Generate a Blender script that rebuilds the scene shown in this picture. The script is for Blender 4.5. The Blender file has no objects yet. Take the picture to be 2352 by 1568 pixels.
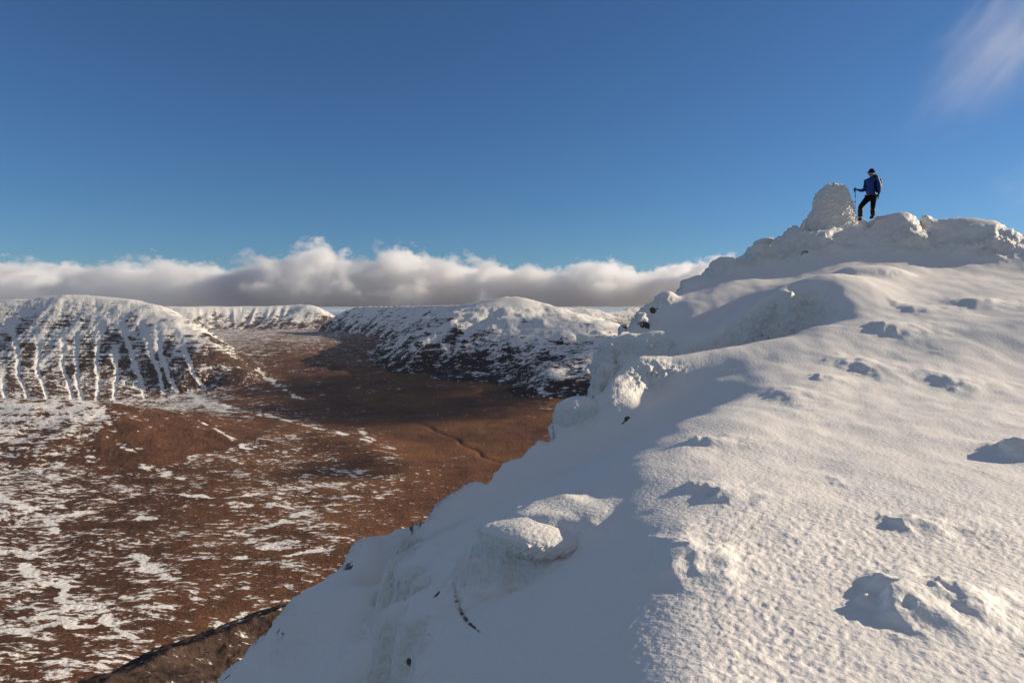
import bpy, bmesh, math, random
import numpy as np
from mathutils import Vector, Matrix

random.seed(4)
rng = np.random.default_rng(4)
C = bpy.context.scene.collection
SC = bpy.context.scene

# ------------------------------------------------------------------ image coordinates
# Points are read off as image coordinates: a pixel in a 2352 x 1568
# grid plus an assumed distance in metres gives a world point.  Camera = origin.
F = 1568.0
PITCH = math.atan((784 - 712) / F)
CP, SP = math.cos(PITCH), math.sin(PITCH)

def P(px, py, d):
    px, py, d = np.asarray(px, float), np.asarray(py, float), np.asarray(d, float)
    x = (px - 1176) / F
    y = (784 - py) / F
    wy = CP + y * SP
    wz = -SP + y * CP
    s = d / wy
    return np.stack([x * s, wy * s, wz * s], -1)

def bearing(px):            # x / y slope for a grid column on the horizon
    return (px - 1176) / F * CP

def px_of(x, y, z):
    yc = y * SP + z * CP; zc = y * CP - z * SP
    return 1176 + F * x / zc, 784 - F * yc / zc

SUN_AZ, SUN_EL = math.radians(76), math.radians(17.5)
SUN = np.array([math.sin(SUN_AZ) * math.cos(SUN_EL), math.cos(SUN_AZ) * math.cos(SUN_EL), math.sin(SUN_EL)])

# ------------------------------------------------------------------ noise
def _h(ix, iy, iz, seed):
    h = (ix.astype(np.uint32) * np.uint32(374761393) + iy.astype(np.uint32) * np.uint32(668265263)
         + iz.astype(np.uint32) * np.uint32(2147483647) + np.uint32((seed * 974634777) & 0xffffffff))
    h = (h ^ (h >> np.uint32(13))) * np.uint32(1274126177)
    h = (h ^ (h >> np.uint32(16))) * np.uint32(2246822519)
    return h ^ (h >> np.uint32(15))

_G3 = np.array([[1,1,0],[-1,1,0],[1,-1,0],[-1,-1,0],[1,0,1],[-1,0,1],[1,0,-1],[-1,0,-1],
                [0,1,1],[0,-1,1],[0,1,-1],[0,-1,-1],[1,1,0],[-1,1,0],[0,-1,1],[0,-1,-1]], np.float32)
_a = np.arange(16) * 2 * np.pi / 16
_G2 = np.stack([np.cos(_a), np.sin(_a)], -1).astype(np.float32) * 1.4

def n3(x, y, z, seed=0):
    x, y, z = (np.asarray(a, np.float64) for a in (x, y, z))
    x, y, z = np.broadcast_arrays(x, y, z)
    fx, fy, fz = np.floor(x), np.floor(y), np.floor(z)
    ix, iy, iz = fx.astype(np.int64), fy.astype(np.int64), fz.astype(np.int64)
    x, y, z = (x - fx).astype(np.float32), (y - fy).astype(np.float32), (z - fz).astype(np.float32)
    u, v, w = (t * t * t * (t * (t * 6 - 15) + 10) for t in (x, y, z))
    out = 0
    for dx in (0, 1):
        for dy in (0, 1):
            for dz in (0, 1):
                g = _G3[_h(ix + dx, iy + dy, iz + dz, seed) & np.uint32(15)]
                d = g[..., 0] * (x - dx) + g[..., 1] * (y - dy) + g[..., 2] * (z - dz)
                out = out + d * (u if dx else 1 - u) * (v if dy else 1 - v) * (w if dz else 1 - w)
    return out

def n2(x, y, seed=0):
    x, y = (np.asarray(a, np.float64) for a in (x, y))
    x, y = np.broadcast_arrays(x, y)
    fx, fy = np.floor(x), np.floor(y)
    ix, iy = fx.astype(np.int64), fy.astype(np.int64)
    iz = np.zeros_like(ix)
    x, y = (x - fx).astype(np.float32), (y - fy).astype(np.float32)
    u, v = (t * t * t * (t * (t * 6 - 15) + 10) for t in (x, y))
    out = 0
    for dx in (0, 1):
        for dy in (0, 1):
            g = _G2[_h(ix + dx, iy + dy, iz, seed) & np.uint32(15)]
            out = out + (g[..., 0] * (x - dx) + g[..., 1] * (y - dy)) * (u if dx else 1 - u) * (v if dy else 1 - v)
    return out

def fbm2(x, y, o=4, seed=0, gain=.5, lac=2.03):
    s, a, t = 0, 1, 0
    for i in range(o):
        s = s + a * n2(x * lac ** i + 17.3 * i, y * lac ** i - 9.1 * i, seed + i); t += a; a *= gain
    return s / t

def fbm3(x, y, z, o=4, seed=0, gain=.5, lac=2.03):
    s, a, t = 0, 1, 0
    for i in range(o):
        k = lac ** i
        s = s + a * n3(x * k + 17.3 * i, y * k - 9.1 * i, z * k + 3.7 * i, seed + i); t += a; a *= gain
    return s / t

def ss(a, b, x):
    t = np.clip((x - a) / (b - a), 0, 1)
    return t * t * (3 - 2 * t)

# ------------------------------------------------------------------ mesh helpers
def tag(o, label=None, cat=None, group=None, kind=None):
    if label: o['label'] = label
    if cat: o['category'] = cat
    if group: o['group'] = group
    if kind: o['kind'] = kind
    return o

def mesh_np(name, v, q, mat, attrs=None, parent=None, smooth=True):
    """v (N,3), q (M,k) -> one mesh object"""
    v = np.ascontiguousarray(v, np.float32); q = np.ascontiguousarray(q, np.int32)
    me = bpy.data.meshes.new(name)
    me.vertices.add(len(v)); me.vertices.foreach_set('co', v.ravel())
    k = q.shape[1]
    me.loops.add(q.size); me.loops.foreach_set('vertex_index', q.ravel())
    me.polygons.add(len(q))
    me.polygons.foreach_set('loop_start', np.arange(0, q.size, k, dtype=np.int32))
    me.update(calc_edges=True)
    if smooth:
        me.polygons.foreach_set('use_smooth', np.ones(len(q), bool))
    for n, a in (attrs or {}).items():
        at = me.attributes.new(n, 'FLOAT', 'POINT')
        at.data.foreach_set('value', np.ascontiguousarray(a, np.float32))
    me.validate()
    me.materials.append(mat)
    o = bpy.data.objects.new(name, me); C.objects.link(o)
    if parent: o.parent = parent
    return o

def grid_quads(nr, nc):
    i = np.arange(nr * nc).reshape(nr, nc)
    return np.stack([i[:-1, :-1], i[:-1, 1:], i[1:, 1:], i[1:, :-1]], -1).reshape(-1, 4)

def grid_normals(V):
    du = np.gradient(V, axis=1); dv = np.gradient(V, axis=0)
    n = np.cross(du, dv)
    n /= np.linalg.norm(n, axis=-1, keepdims=True) + 1e-12
    n *= np.sign(n[..., 2:3] + 1e-9)
    return n

def compact(V, q, attrs):
    used = np.unique(q)
    m = np.full(len(V), -1, np.int32); m[used] = np.arange(len(used))
    return V[used], m[q], {k: a[used] for k, a in attrs.items()}

def adaptive_rows(d, Z, nrow, wlog, f=F * 1024 / 2352):
    """d (K,), Z (K, ncol): pick rows so each column is sampled evenly where it is steep"""
    e = Z / d[:, None]
    ld = np.log(d)
    de = np.diff(e, axis=0)
    de = np.where(de < 0, .25 * de, de)                 # ground facing away needs less
    seg = np.sqrt((f * de) ** 2 + (wlog * np.diff(ld)[:, None]) ** 2)
    k = min(41, Z.shape[1] // 4)
    for _ in range(2):                                  # share the spacing between neighbouring bearings
        pad = np.pad(seg, ((0, 0), (k // 2 + 1, k - k // 2 - 1)), mode='edge')
        cs = np.cumsum(pad, 1); seg = (cs[:, k:] - cs[:, :-k]) / k
        seg = seg[:, :Z.shape[1]]
    s = np.concatenate([np.zeros((1, Z.shape[1])), np.cumsum(seg, 0)], 0)
    out = np.empty((nrow, Z.shape[1]))
    for c in range(Z.shape[1]):
        out[:, c] = np.interp(np.linspace(0, s[-1, c], nrow), s[:, c], ld)
    # even the rows out sideways so that neighbouring columns line up
    for _ in range(3):
        out[:, 1:-1] = .25 * out[:, :-2] + .5 * out[:, 1:-1] + .25 * out[:, 2:]
    return np.exp(out)

def bil(grid, r, c):
    """bilinear lookup of grid[row, col] at fractional r, c"""
    r = np.clip(r, 0, grid.shape[0] - 1.001); c = np.clip(c, 0, grid.shape[1] - 1.001)
    r0 = r.astype(int); c0 = c.astype(int); fr = r - r0; fc = c - c0
    return (grid[r0, c0] * (1 - fr) * (1 - fc) + grid[r0 + 1, c0] * fr * (1 - fc)
            + grid[r0, c0 + 1] * (1 - fr) * fc + grid[r0 + 1, c0 + 1] * fr * fc)

class RBF:
    def __init__(self, pts, vals, eps=.03, lam=0.0):
        self.p = np.asarray(pts, float); self.eps = eps
        n = len(self.p)
        D = np.sqrt(((self.p[:, None] - self.p[None]) ** 2).sum(-1) + eps * eps)
        A = np.zeros((n + 3, n + 3))
        A[:n, :n] = D - lam * np.eye(n)
        A[:n, n] = 1; A[:n, n + 1:] = self.p
        A[n:, :n] = A[:n, n:].T
        b = np.zeros(n + 3); b[:n] = vals
        self.w = np.linalg.lstsq(A, b, rcond=None)[0]
    def __call__(self, x, y):
        sh = np.broadcast(x, y).shape
        q = np.stack([np.broadcast_to(x, sh).ravel(), np.broadcast_to(y, sh).ravel()], -1)
        out = np.empty(len(q)); n = len(self.p)
        for i in range(0, len(q), 20000):
            k = q[i:i + 20000]
            D = np.sqrt((k[:, None, 0] - self.p[None, :, 0]) ** 2 + (k[:, None, 1] - self.p[None, :, 1]) ** 2 + self.eps ** 2)
            out[i:i + 20000] = D @ self.w[:n] + self.w[n] + k @ self.w[n + 1:]
        return out.reshape(sh)

# ------------------------------------------------------------------ materials
def new_mat(name):
    m = bpy.data.materials.new(name); m.use_nodes = True
    nt = m.node_tree; nt.nodes.clear()
    return m, nt, nt.nodes, nt.links

def plain(name, col, rough=.7, noise=None, bump=0, bscale=60, spec=.3, metal=0):
    m, nt, N, L = new_mat(name)
    out = N.new('ShaderNodeOutputMaterial'); b = N.new('ShaderNodeBsdfPrincipled')
    b.inputs['Roughness'].default_value = rough
    b.inputs['Specular IOR Level'].default_value = spec
    b.inputs['Metallic'].default_value = metal
    L.new(b.outputs[0], out.inputs[0])
    tc = N.new('ShaderNodeTexCoord'); nz = N.new('ShaderNodeTexNoise')
    nz.inputs['Scale'].default_value = bscale; nz.inputs['Detail'].default_value = 4
    L.new(tc.outputs['Object'], nz.inputs['Vector'])
    mx = N.new('ShaderNodeMix'); mx.data_type = 'RGBA'
    mx.inputs['A'].default_value = (*col, 1)
    mx.inputs['B'].default_value = (*(noise or [c * .6 for c in col]), 1)
    L.new(nz.outputs['Fac'], mx.inputs['Factor'])
    L.new(mx.outputs['Result'], b.inputs['Base Color'])
    if bump:
        bp = N.new('ShaderNodeBump'); bp.inputs['Strength'].default_value = bump; bp.inputs['Distance'].default_value = .01
        L.new(nz.outputs['Fac'], bp.inputs['Height']); L.new(bp.outputs[0], b.inputs['Normal'])
    return m

def math_node(N, L, op, a, b=None, c=None, clamp=False):
    n = N.new('ShaderNodeMath'); n.operation = op; n.use_clamp = clamp
    for i, v in enumerate((a, b, c)):
        if v is None: continue
        if isinstance(v, (int, float)): n.inputs[i].default_value = v
        else: L.new(v, n.inputs[i])
    return n.outputs[0]

def snow_near():
    """wind-packed snow with rime; attribute 'rock' bares dark sandstone, 'rime' drives the feather bump"""
    m, nt, N, L = new_mat('wind_packed_snow')
    out = N.new('ShaderNodeOutputMaterial'); b = N.new('ShaderNodeBsdfPrincipled')
    L.new(b.outputs[0], out.inputs[0])
    b.inputs['Roughness'].default_value = .62
    b.inputs['Specular IOR Level'].default_value = .25
    geo = N.new('ShaderNodeNewGeometry')
    rk = N.new('ShaderNodeAttribute'); rk.attribute_name = 'rock'
    rm = N.new('ShaderNodeAttribute'); rm.attribute_name = 'rime'
    n1 = N.new('ShaderNodeTexNoise'); n1.inputs['Scale'].default_value = 9; n1.inputs['Detail'].default_value = 8
    L.new(geo.outputs['Position'], n1.inputs['Vector'])
    f = math_node(N, L, 'ADD', rk.outputs['Fac'], math_node(N, L, 'MULTIPLY', math_node(N, L, 'SUBTRACT', n1.outputs['Fac'], .5), 1.6))
    f = math_node(N, L, 'MULTIPLY', math_node(N, L, 'SUBTRACT', f, .45), 6, clamp=True)
    f = math_node(N, L, 'MULTIPLY', f, math_node(N, L, 'GREATER_THAN', rk.outputs['Fac'], .05))
    rock = N.new('ShaderNodeMix'); rock.data_type = 'RGBA'
    rock.inputs['A'].default_value = (.06, .044, .034, 1); rock.inputs['B'].default_value = (.16, .12, .09, 1)
    L.new(n1.outputs['Fac'], rock.inputs['Factor'])
    mx = N.new('ShaderNodeMix'); mx.data_type = 'RGBA'
    mx.inputs['A'].default_value = (.94, .885, .81, 1)
    L.new(f, mx.inputs['Factor']); L.new(rock.outputs['Result'], mx.inputs['B'])
    L.new(mx.outputs['Result'], b.inputs['Base Color'])
    # feathery rime: noise stretched along the wind
    mp = N.new('ShaderNodeMapping'); mp.inputs['Rotation'].default_value = (.4, .5, .6); mp.inputs['Scale'].default_value = (30, 7, 30)
    L.new(geo.outputs['Position'], mp.inputs['Vector'])
    n2_ = N.new('ShaderNodeTexNoise'); n2_.inputs['Scale'].default_value = 1; n2_.inputs['Detail'].default_value = 5
    L.new(mp.outputs[0], n2_.inputs['Vector'])
    n3_ = N.new('ShaderNodeTexNoise'); n3_.inputs['Scale'].default_value = 26; n3_.inputs['Detail'].default_value = 3
    L.new(geo.outputs['Position'], n3_.inputs['Vector'])
    hgt = math_node(N, L, 'ADD', math_node(N, L, 'MULTIPLY', math_node(N, L, 'MULTIPLY', n2_.outputs['Fac'], rm.outputs['Fac']), .05),
                    math_node(N, L, 'MULTIPLY', n3_.outputs['Fac'], .012))
    bp = N.new('ShaderNodeBump'); bp.inputs['Strength'].default_value = .8; bp.inputs['Distance'].default_value = 1
    L.new(hgt, bp.inputs['Height']); L.new(bp.outputs[0], b.inputs['Normal'])
    return m

def hill_mat(name, brown, dark, ochre, patch=45.0, stretch=1.0, clump=.2):
    """heather / sandstone with broken snow; attributes: cover (how much snow), strata (bedded cliffs)"""
    m, nt, N, L = new_mat(name)
    out = N.new('ShaderNodeOutputMaterial'); b = N.new('ShaderNodeBsdfPrincipled')
    L.new(b.outputs[0], out.inputs[0])
    b.inputs['Roughness'].default_value = .85; b.inputs['Specular IOR Level'].default_value = .1
    geo = N.new('ShaderNodeTexCoord')
    cov = N.new('ShaderNodeAttribute'); cov.attribute_name = 'cover'
    st = N.new('ShaderNodeAttribute'); st.attribute_name = 'strata'
    och = N.new('ShaderNodeAttribute'); och.attribute_name = 'ochre'
    def noise(sx, sy, sz, det, rough=.6, dist=0.0):
        mp = N.new('ShaderNodeMapping'); mp.inputs['Scale'].default_value = (sx, sy, sz)
        L.new(geo.outputs['Object'], mp.inputs['Vector'])
        t = N.new('ShaderNodeTexNoise'); t.inputs['Scale'].default_value = 1
        t.inputs['Detail'].default_value = det; t.inputs['Roughness'].default_value = rough
        t.inputs['Distortion'].default_value = dist
        L.new(mp.outputs[0], t.inputs['Vector'])
        return t.outputs['Fac']
    p = patch
    wv = N.new('ShaderNodeTexNoise'); wv.inputs['Scale'].default_value = 1 / 340; wv.inputs['Detail'].default_value = 3
    L.new(geo.outputs['Object'], wv.inputs['Vector'])
    wm = N.new('ShaderNodeVectorMath'); wm.operation = 'MULTIPLY_ADD'; wm.inputs[1].default_value = (170, 170, 0)
    L.new(wv.outputs['Color'], wm.inputs[0]); L.new(geo.outputs['Object'], wm.inputs[2])
    am = N.new('ShaderNodeMapping'); am.inputs['Scale'].default_value = (1 / (p * stretch), 1 / p, 1 / p); am.inputs['Rotation'].default_value = (0, 0, .12)
    L.new(wm.outputs[0], am.inputs['Vector'])
    an_ = N.new('ShaderNodeTexNoise'); an_.inputs['Scale'].default_value = 1; an_.inputs['Detail'].default_value = 8; an_.inputs['Roughness'].default_value = .66; an_.inputs['Distortion'].default_value = .3
    L.new(am.outputs[0], an_.inputs['Vector']); a = an_.outputs['Fac']
    mid = noise(1 / (p * 7), 1 / (p * 5), 1 / (p * 6), 4, .6, .5)
    c = noise(1 / 110, 1 / 110, 1 / 9, 7, .7)
    fine = noise(1 / 9, 1 / 9, 1 / 9, 4, .6)
    mixn = N.new('ShaderNodeMix'); mixn.data_type = 'FLOAT'
    L.new(st.outputs['Fac'], mixn.inputs['Factor']); L.new(a, mixn.inputs['A']); L.new(c, mixn.inputs['B'])
    s = math_node(N, L, 'ADD', math_node(N, L, 'SUBTRACT', mixn.outputs['Result'], .5),
                  math_node(N, L, 'MULTIPLY', math_node(N, L, 'SUBTRACT', cov.outputs['Fac'], .5), .5))
    s = math_node(N, L, 'ADD', s, math_node(N, L, 'MULTIPLY', math_node(N, L, 'SUBTRACT', fine, .5), .22))
    s = math_node(N, L, 'ADD', s, math_node(N, L, 'MULTIPLY', math_node(N, L, 'SUBTRACT', mid, .5), clump * 3))
    s = math_node(N, L, 'ADD', math_node(N, L, 'MULTIPLY', s, 14), .5, clamp=True)
    # ground colour
    big = noise(1 / 260, 1 / 260, 1 / 260, 6, .6)
    g1 = N.new('ShaderNodeMix'); g1.data_type = 'RGBA'
    g1.inputs['A'].default_value = (*dark, 1); g1.inputs['B'].default_value = (*brown, 1)
    L.new(math_node(N, L, 'ADD', math_node(N, L, 'MULTIPLY', math_node(N, L, 'SUBTRACT', math_node(N, L, 'ADD', math_node(N, L, 'MULTIPLY', fine, .5), math_node(N, L, 'MULTIPLY', mid, .5)), .48), 4.5), .45, clamp=True), g1.inputs['Factor'])
    g2 = N.new('ShaderNodeMix'); g2.data_type = 'RGBA'
    g2.inputs['B'].default_value = (*ochre, 1)
    L.new(g1.outputs['Result'], g2.inputs['A'])
    L.new(math_node(N, L, 'MULTIPLY', math_node(N, L, 'MULTIPLY', math_node(N, L, 'SUBTRACT', big, .35), 3, clamp=True), och.outputs['Fac']), g2.inputs['Factor'])
    mx = N.new('ShaderNodeMix'); mx.data_type = 'RGBA'
    mx.inputs['B'].default_value = (.88, .835, .77, 1)
    L.new(g2.outputs['Result'], mx.inputs['A']); L.new(s, mx.inputs['Factor'])
    L.new(mx.outputs['Result'], b.inputs['Base Color'])
    bp = N.new('ShaderNodeBump'); bp.inputs['Strength'].default_value = .55; bp.inputs['Distance'].default_value = 3
    L.new(fine, bp.inputs['Height']); L.new(bp.outputs[0], b.inputs['Normal'])
    return m

# ================================================================== NEAR: the snow ridge
top_p, low_p = [], []          # image pixels with assumed distance (px, py, d): summit ridge above the cliff edge, and the ground below it
top_z, low_z = [], []          # extra points (u, d, z)
def seq(pp, n):
    pp = [tuple(map(float, p)) for p in pp]; out = []
    for a, b in zip(pp[:-1], pp[1:]):
        out += [tuple(a[i] + (b[i] - a[i]) * k / n for i in range(3)) for k in range(n)]
    return out + [pp[-1]]
def behind(pp, where, skirt):
    for p in pp:
        w = P(*p)
        for kd_, dz in skirt: where.append((w[0] / w[1], p[2] * kd_, w[2] - dz))

# skyline of the summit, and the rime outcrops stepping down to the left of it
SKY_C = seq([(1560,668,23),(1620,626,23.5),(1680,599,24),(1705,592,24.3),(1740,577,24.5),(1775,553,24),(1830,522,24),(1868,507,24.2),
     (1960,507,24.2),(2010,500,24.2),(2060,493,24.3),(2110,491,24),(2150,499,24.3),(2200,511,24),(2280,523,23.5),(2352,531,23),(2600,545,22.5),(2900,560,22),(3600,580,21)], 2)
SKY_D = seq([(1372,832,17),(1360,815,17.5),(1366,798,18),(1400,762,19),(1436,745,20),(1442,728,20.5),(1480,714,21.5),(1500,692,22),(1560,668,23)], 2)
top_p += SKY_C + SKY_D
behind(SKY_C + SKY_D, top_z, ((1.06, .15), (1.15, .5)))
behind(SKY_C + SKY_D, low_z, ((1.0, 2.2), (1.15, 4.5), (1.5, 12)))
top_p += [(1975,506,23.9),(1992,505,23.9),(2004,503,24.0),(2020,498,24.1),(1775,605,22.8),(1830,588,22.7),(1900,566,22.9),(2000,560,22.9),(2090,552,22.9),(2130,600,21.8),(1900,622,21.5),
          (1800,642,21.3),(2000,622,21),(2135,545,23.2),(2150,560,23.0),(2200,560,22.8),(2200,620,21.2),(2300,585,21.9),(2352,600,21.5),(2600,620,20.5),
          (1700,640,21.6),(1600,664,21.8),(1560,705,19.8),(1650,745,18),(1600,765,17.3),(1700,705,19),(1750,745,17),(1800,705,17.6),(1850,645,18.6),
          (1480,762,19.5),(1430,800,17.7),(1500,800,17.0),(1550,752,18.4),(1450,770,18.9),(1400,818,17.1),
          (1900,702,17),(2100,702,16.8),(2352,700,16),(2050,745,14.6),(2352,745,13.6),(2600,745,13)]
# drift below the summit, crest of the near snowfield
top_p += seq([(1870,630,18.6),(1920,628,19),(2000,640,19),(2100,650,19),(2200,652,18.8),(2352,655,18.5),(2600,665,18)], 2)
CREST = seq([(1400,836,12.9),(1450,829,13.1),(1500,821,13.2),(1600,808,13.8),(1720,791,14.5),(1800,774,15)], 2)
top_p += CREST
behind(CREST, top_z, ((1.06, .4), (1.14, 1.0)))
top_p += [(1850,758,15.5),(1900,748,15.8)]
# the side of the snowfield that falls away to the left
def nose(y):      # crest line of the near snowfield and how steeply its left side falls
    ys = [2, 3, 5, 7, 9, 11, 13, 15]
    return (np.interp(y, ys, [.45, .62, 1.0, 1.25, 2.4, 4.1, 4.6, 4.6]), np.interp(y, ys, [-1.6, -1.6, -1.6, -1.58, -1.51, -1.28, -1.10, -.95]),
            np.interp(y, ys, [.53, .53, .53, .53, .50, .46, .26, .10]))
def side_z(x, y):
    xn, zn, k = nose(y)
    t = xn - x
    return zn + .014 * y - k * (np.sqrt(t * t + .09) + t) / 2
def on_side(px, py, lo=3.0, hi=13.0):
    d = np.linspace(lo, hi, 1500)
    w = P(np.full(1500, px), np.full(1500, py), d)
    b_ = w[:, 2] <= side_z(w[:, 0], w[:, 1])
    return float(d[np.argmax(b_)]) if b_.any() else hi
RIM = [(1372,838),(1340,860),(1300,890),(1285,915),(1250,950),(1225,975),(1222,1000),(1195,1030),(1170,1042),(1100,1070),(1020,1110),(960,1160),(918,1212),(905,1240)]
RIM = [(p[0], p[1], on_side(*p)) for p in RIM]
for y_ in np.exp(np.linspace(math.log(3.0), math.log(13.0), 18)):
    for x_ in np.arange(-2.6, 4.4, .38):
        xn, _, _ = nose(y_)
        if x_ > xn + .1: continue
        top_z.append((x_ / y_, y_, float(side_z(np.float64(x_), np.float64(y_)))))
top_p += [(1560,1568,2.83),(1800,1568,2.84),(2100,1568,2.86),(2352,1568,2.88),(2600,1568,2.9),
          (1540,1400,3.57),(1700,1400,3.52),(2000,1400,3.54),(2352,1400,3.58),(2600,1400,3.6),
          (1560,1200,4.85),(1700,1200,4.8),(2000,1200,4.85),(2352,1200,4.9),(2600,1200,4.95),
          (1650,1050,6.75),(1900,1050,6.75),(2352,1050,6.8),(2600,1050,6.85),
          (1720,930,9.75),(1800,930,9.7),(2050,930,9.6),(2352,930,9.6),(2600,930,9.6),
          (1750,830,12.8),(2000,830,12.5),(2352,830,12.2),(2600,830,12.0),
          (1176,2400,1.55),(1700,2400,1.45),(2300,2400,1.45),(2700,2400,1.45),(950,2300,1.7),(600,2300,1.9),(1176,5200,.55),(2600,5200,.5),(0,5200,.62)]
top_p += [(px_, q_[1], q_[2]) for q_ in top_p if q_[0] == 2600 and q_[2] < 21 for px_ in (2900, 3500)]
# lower snow slope on the left and its edge above the moor
EDGE = seq([(1000,1200,17),(890,1226,16),(840,1245,15),(797,1265,14.5),(785,1290,14.2),(780,1310,14),(745,1335,13.8),(702,1355,13.7),(690,1372,13.6),(650,1396,13.4),
     (620,1450,13),(560,1510,12.6),(500,1570,12.2),(430,1650,11.5),(300,1850,10),(100,2150,8)], 2)
low_p += EDGE
behind(EDGE, low_z, ((1.05, .6), (1.14, 2.5), (1.5, 9)))
low_p += [(870,1350,12.0),(800,1450,11),(700,1568,10.3),(880,1460,9.8),(870,1568,8.8),(600,1568,11.3),(870,1300,13.2),(600,1800,8.2),(300,2300,6.2),
          (780,1800,6.9),(760,2100,5.2)]
for px in (872, 960, 1060):
    for k_, z_ in ((1.5,-2.6),(2.6,-3.2),(3.4,-3.7),(4.2,-4.1),(5,-4.4),(5.8,-4.7),(6.6,-4.9),(7.6,-5.1),(9,-5.25),(11,-5.35),(13,-5.4)):
        low_z.append((bearing(px), k_, z_ - (px > 900) * .25))
for p in RIM[:10]:
    w = P(*p)
    low_z += [(w[0] / w[1], p[2], w[2] - 3.0), (w[0] / w[1], p[2] * 1.35, w[2] - 6.5)]
for px in range(-700, 2900, 300):
    low_z += [(bearing(px), 60, -46), (bearing(px), 150, -135)]
for px in (-700, -350, 0):
    low_z += [(bearing(px), 16, -14), (bearing(px), 6, -6), (bearing(px), 2, -2.6)]
for px in range(1500, 2900, 300):
    low_z += [(bearing(px), 4, -4), (bearing(px), 12, -4)]

def fit(pp, zz, eps):
    W = P(*np.array(pp).T)
    return RBF(np.stack([np.concatenate([W[:, 0] / W[:, 1], [z[0] for z in zz]]), np.log(np.concatenate([W[:, 1], [z[1] for z in zz]]))], -1),
               np.concatenate([W[:, 2], [z[2] for z in zz]]), eps=eps, lam=.003)
NU, NK = 480, 560
U0, U1 = bearing(-300), bearing(3500)
ug = np.linspace(U0, U1, NU); kd = np.exp(np.linspace(math.log(.9), math.log(150), NK))
gU, gK = np.meshgrid(ug, np.log(kd))
base_top = fit(top_p, top_z, .03)(gU, gK)          # rows distance, cols bearing
base_low = fit(low_p, low_z, .03)(gU, gK)

# the cliff edge on plan: the ridge top lies inside it
def plan(pp): return [tuple(P(*p)[:2]) for p in pp]
dr_ = RIM[-1][2]
OUT = [(-1.6,-6),(-1.0,.2),(-.62,1.3)] + plan([(905,1568,3.0),(900,1500,4.2),(899,1400,5.2),(901,1310,.5 * (dr_ + 5.6))]) + plan(RIM[::-1]) \
      + plan([(1385,850,14.2),(1392,845,15.6)]) + plan(SKY_D) + plan(SKY_C[1:]) + [(60,20),(60,-6)]
OUT = np.array(OUT)
def edge_dist(x, y):
    """signed distance to the cliff edge, positive on the ridge"""
    best = np.full(x.shape, 1e9); ins = np.zeros(x.shape, bool)
    for a, b in zip(OUT, np.roll(OUT, -1, 0)):
        ab = b - a; l2 = (ab ** 2).sum()
        t = np.clip(((x - a[0]) * ab[0] + (y - a[1]) * ab[1]) / l2, 0, 1)
        best = np.minimum(best, (x - a[0] - t * ab[0]) ** 2 + (y - a[1] - t * ab[1]) ** 2)
        if a[1] != b[1]:
            ins ^= ((a[1] > y) != (b[1] > y)) & (x < a[0] + (y - a[1]) / (b[1] - a[1]) * ab[0])
    return np.sqrt(best) * np.where(ins, 1, -1)

def near_z(x, y):
    d = np.maximum(y, .91)
    r = (np.log(d) - math.log(.9)) / (math.log(150) - math.log(.9)) * (NK - 1); c = (x / d - U0) / (U1 - U0) * (NU - 1)
    zt, zl = bil(base_top, r, c), bil(base_low, r, c)
    wd = np.clip(.05 * d, .2, 1.1) + .35 * (1 - ss(5.5, 8, d))
    sd = edge_dist(x, y) + wd * (.7 * n2(x / .9, y / .9, 71) + .35 * n2(x / .35, y / .35, 73))
    w = ss(-.5 * wd, .5 * wd, sd)
    return np.where(zt > zl, zl + (zt - zl) * w, np.minimum(zt, zl) * (1 - w) + zt * w)

# mounds, hollows and blocks in the snow that catch the low sun: (px, py, d, across, along, height)
mounds = []
def mound(px, py, d, wr, wl, wy, h, rot=0.0):
    w = P(px, py, d); mounds.append((w[0], w[1], wr, wl, wy, h, rot))
def near_feature(x, y):
    x, y = np.broadcast_arrays(x, y)
    sh = x.shape; x = x.ravel(); y = y.ravel(); z = np.zeros(x.shape)
    for (mx, my, wr, wl, wy, h, rot) in mounds:
        R = 2.8 * max(wr, wl, wy)
        k = np.flatnonzero((np.abs(x - mx) < R) & (np.abs(y - my) < R))
        if not len(k): continue
        q_ = .35 * min(max(wl, .06), .2); wq = min(wy, .25)
        dx = x[k] - mx + q_ * 2.2 * n2(x[k] / (q_ * 3), y[k] / (q_ * 3), 61) + .35 * wq * n2(x[k] / (wq * .8), y[k] / (wq * .8), 63)
        dy = y[k] - my + .5 * wq * n2(x[k] / (wq * .9), y[k] / (wq * .9), 62)
        c, s = math.cos(rot), math.sin(rot)
        a, b_ = dx * c + dy * s, -dx * s + dy * c
        w = np.where(a > 0, wr, wl)
        z[k] += h * np.exp(-(np.abs(a / w) ** 1.7 + np.abs(b_ / wy) ** 1.8))
    return z.reshape(sh)
mound(2060,1340,3.6, .55,.10,.28, .12, -.25)     # triangle of shadow
mound(2075,1165,4.8, .50,.07,.16, .07)
mound(2185,1330,3.62,.30,.06,.16, .05)
mound(2350,985,6.9, .7,.14,.30, .17)
mound(1990,820,11.9, .9,.22,.6, .11)
mound(2185,850,11.0, .8,.18,.45, .09)
mound(2040,755,14.2, .9,.25,.6, .15)
mound(2100,715,16.2, 1.4,.3,.6, .12)
mound(2230,690,16.4, 1.0,.35,.6, .13)
mound(1890,850,11.2,.4,.12,.25,.07)
mound(1560,1310,4.2,.30,.16,.35,.10)             # lit hump on the shade line
mound(1225,1310,5.3,.45,.4,.28,-.16)
mound(1660,1150,5.4,.5,.08,.22,.06)
mound(1600,1130,5.7,.3,.06,.12,.05)
mound(1620,1020,7.4,.5,.10,.20,.07)
mound(1800,880,10.2,.7,.16,.4,.07)
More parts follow.
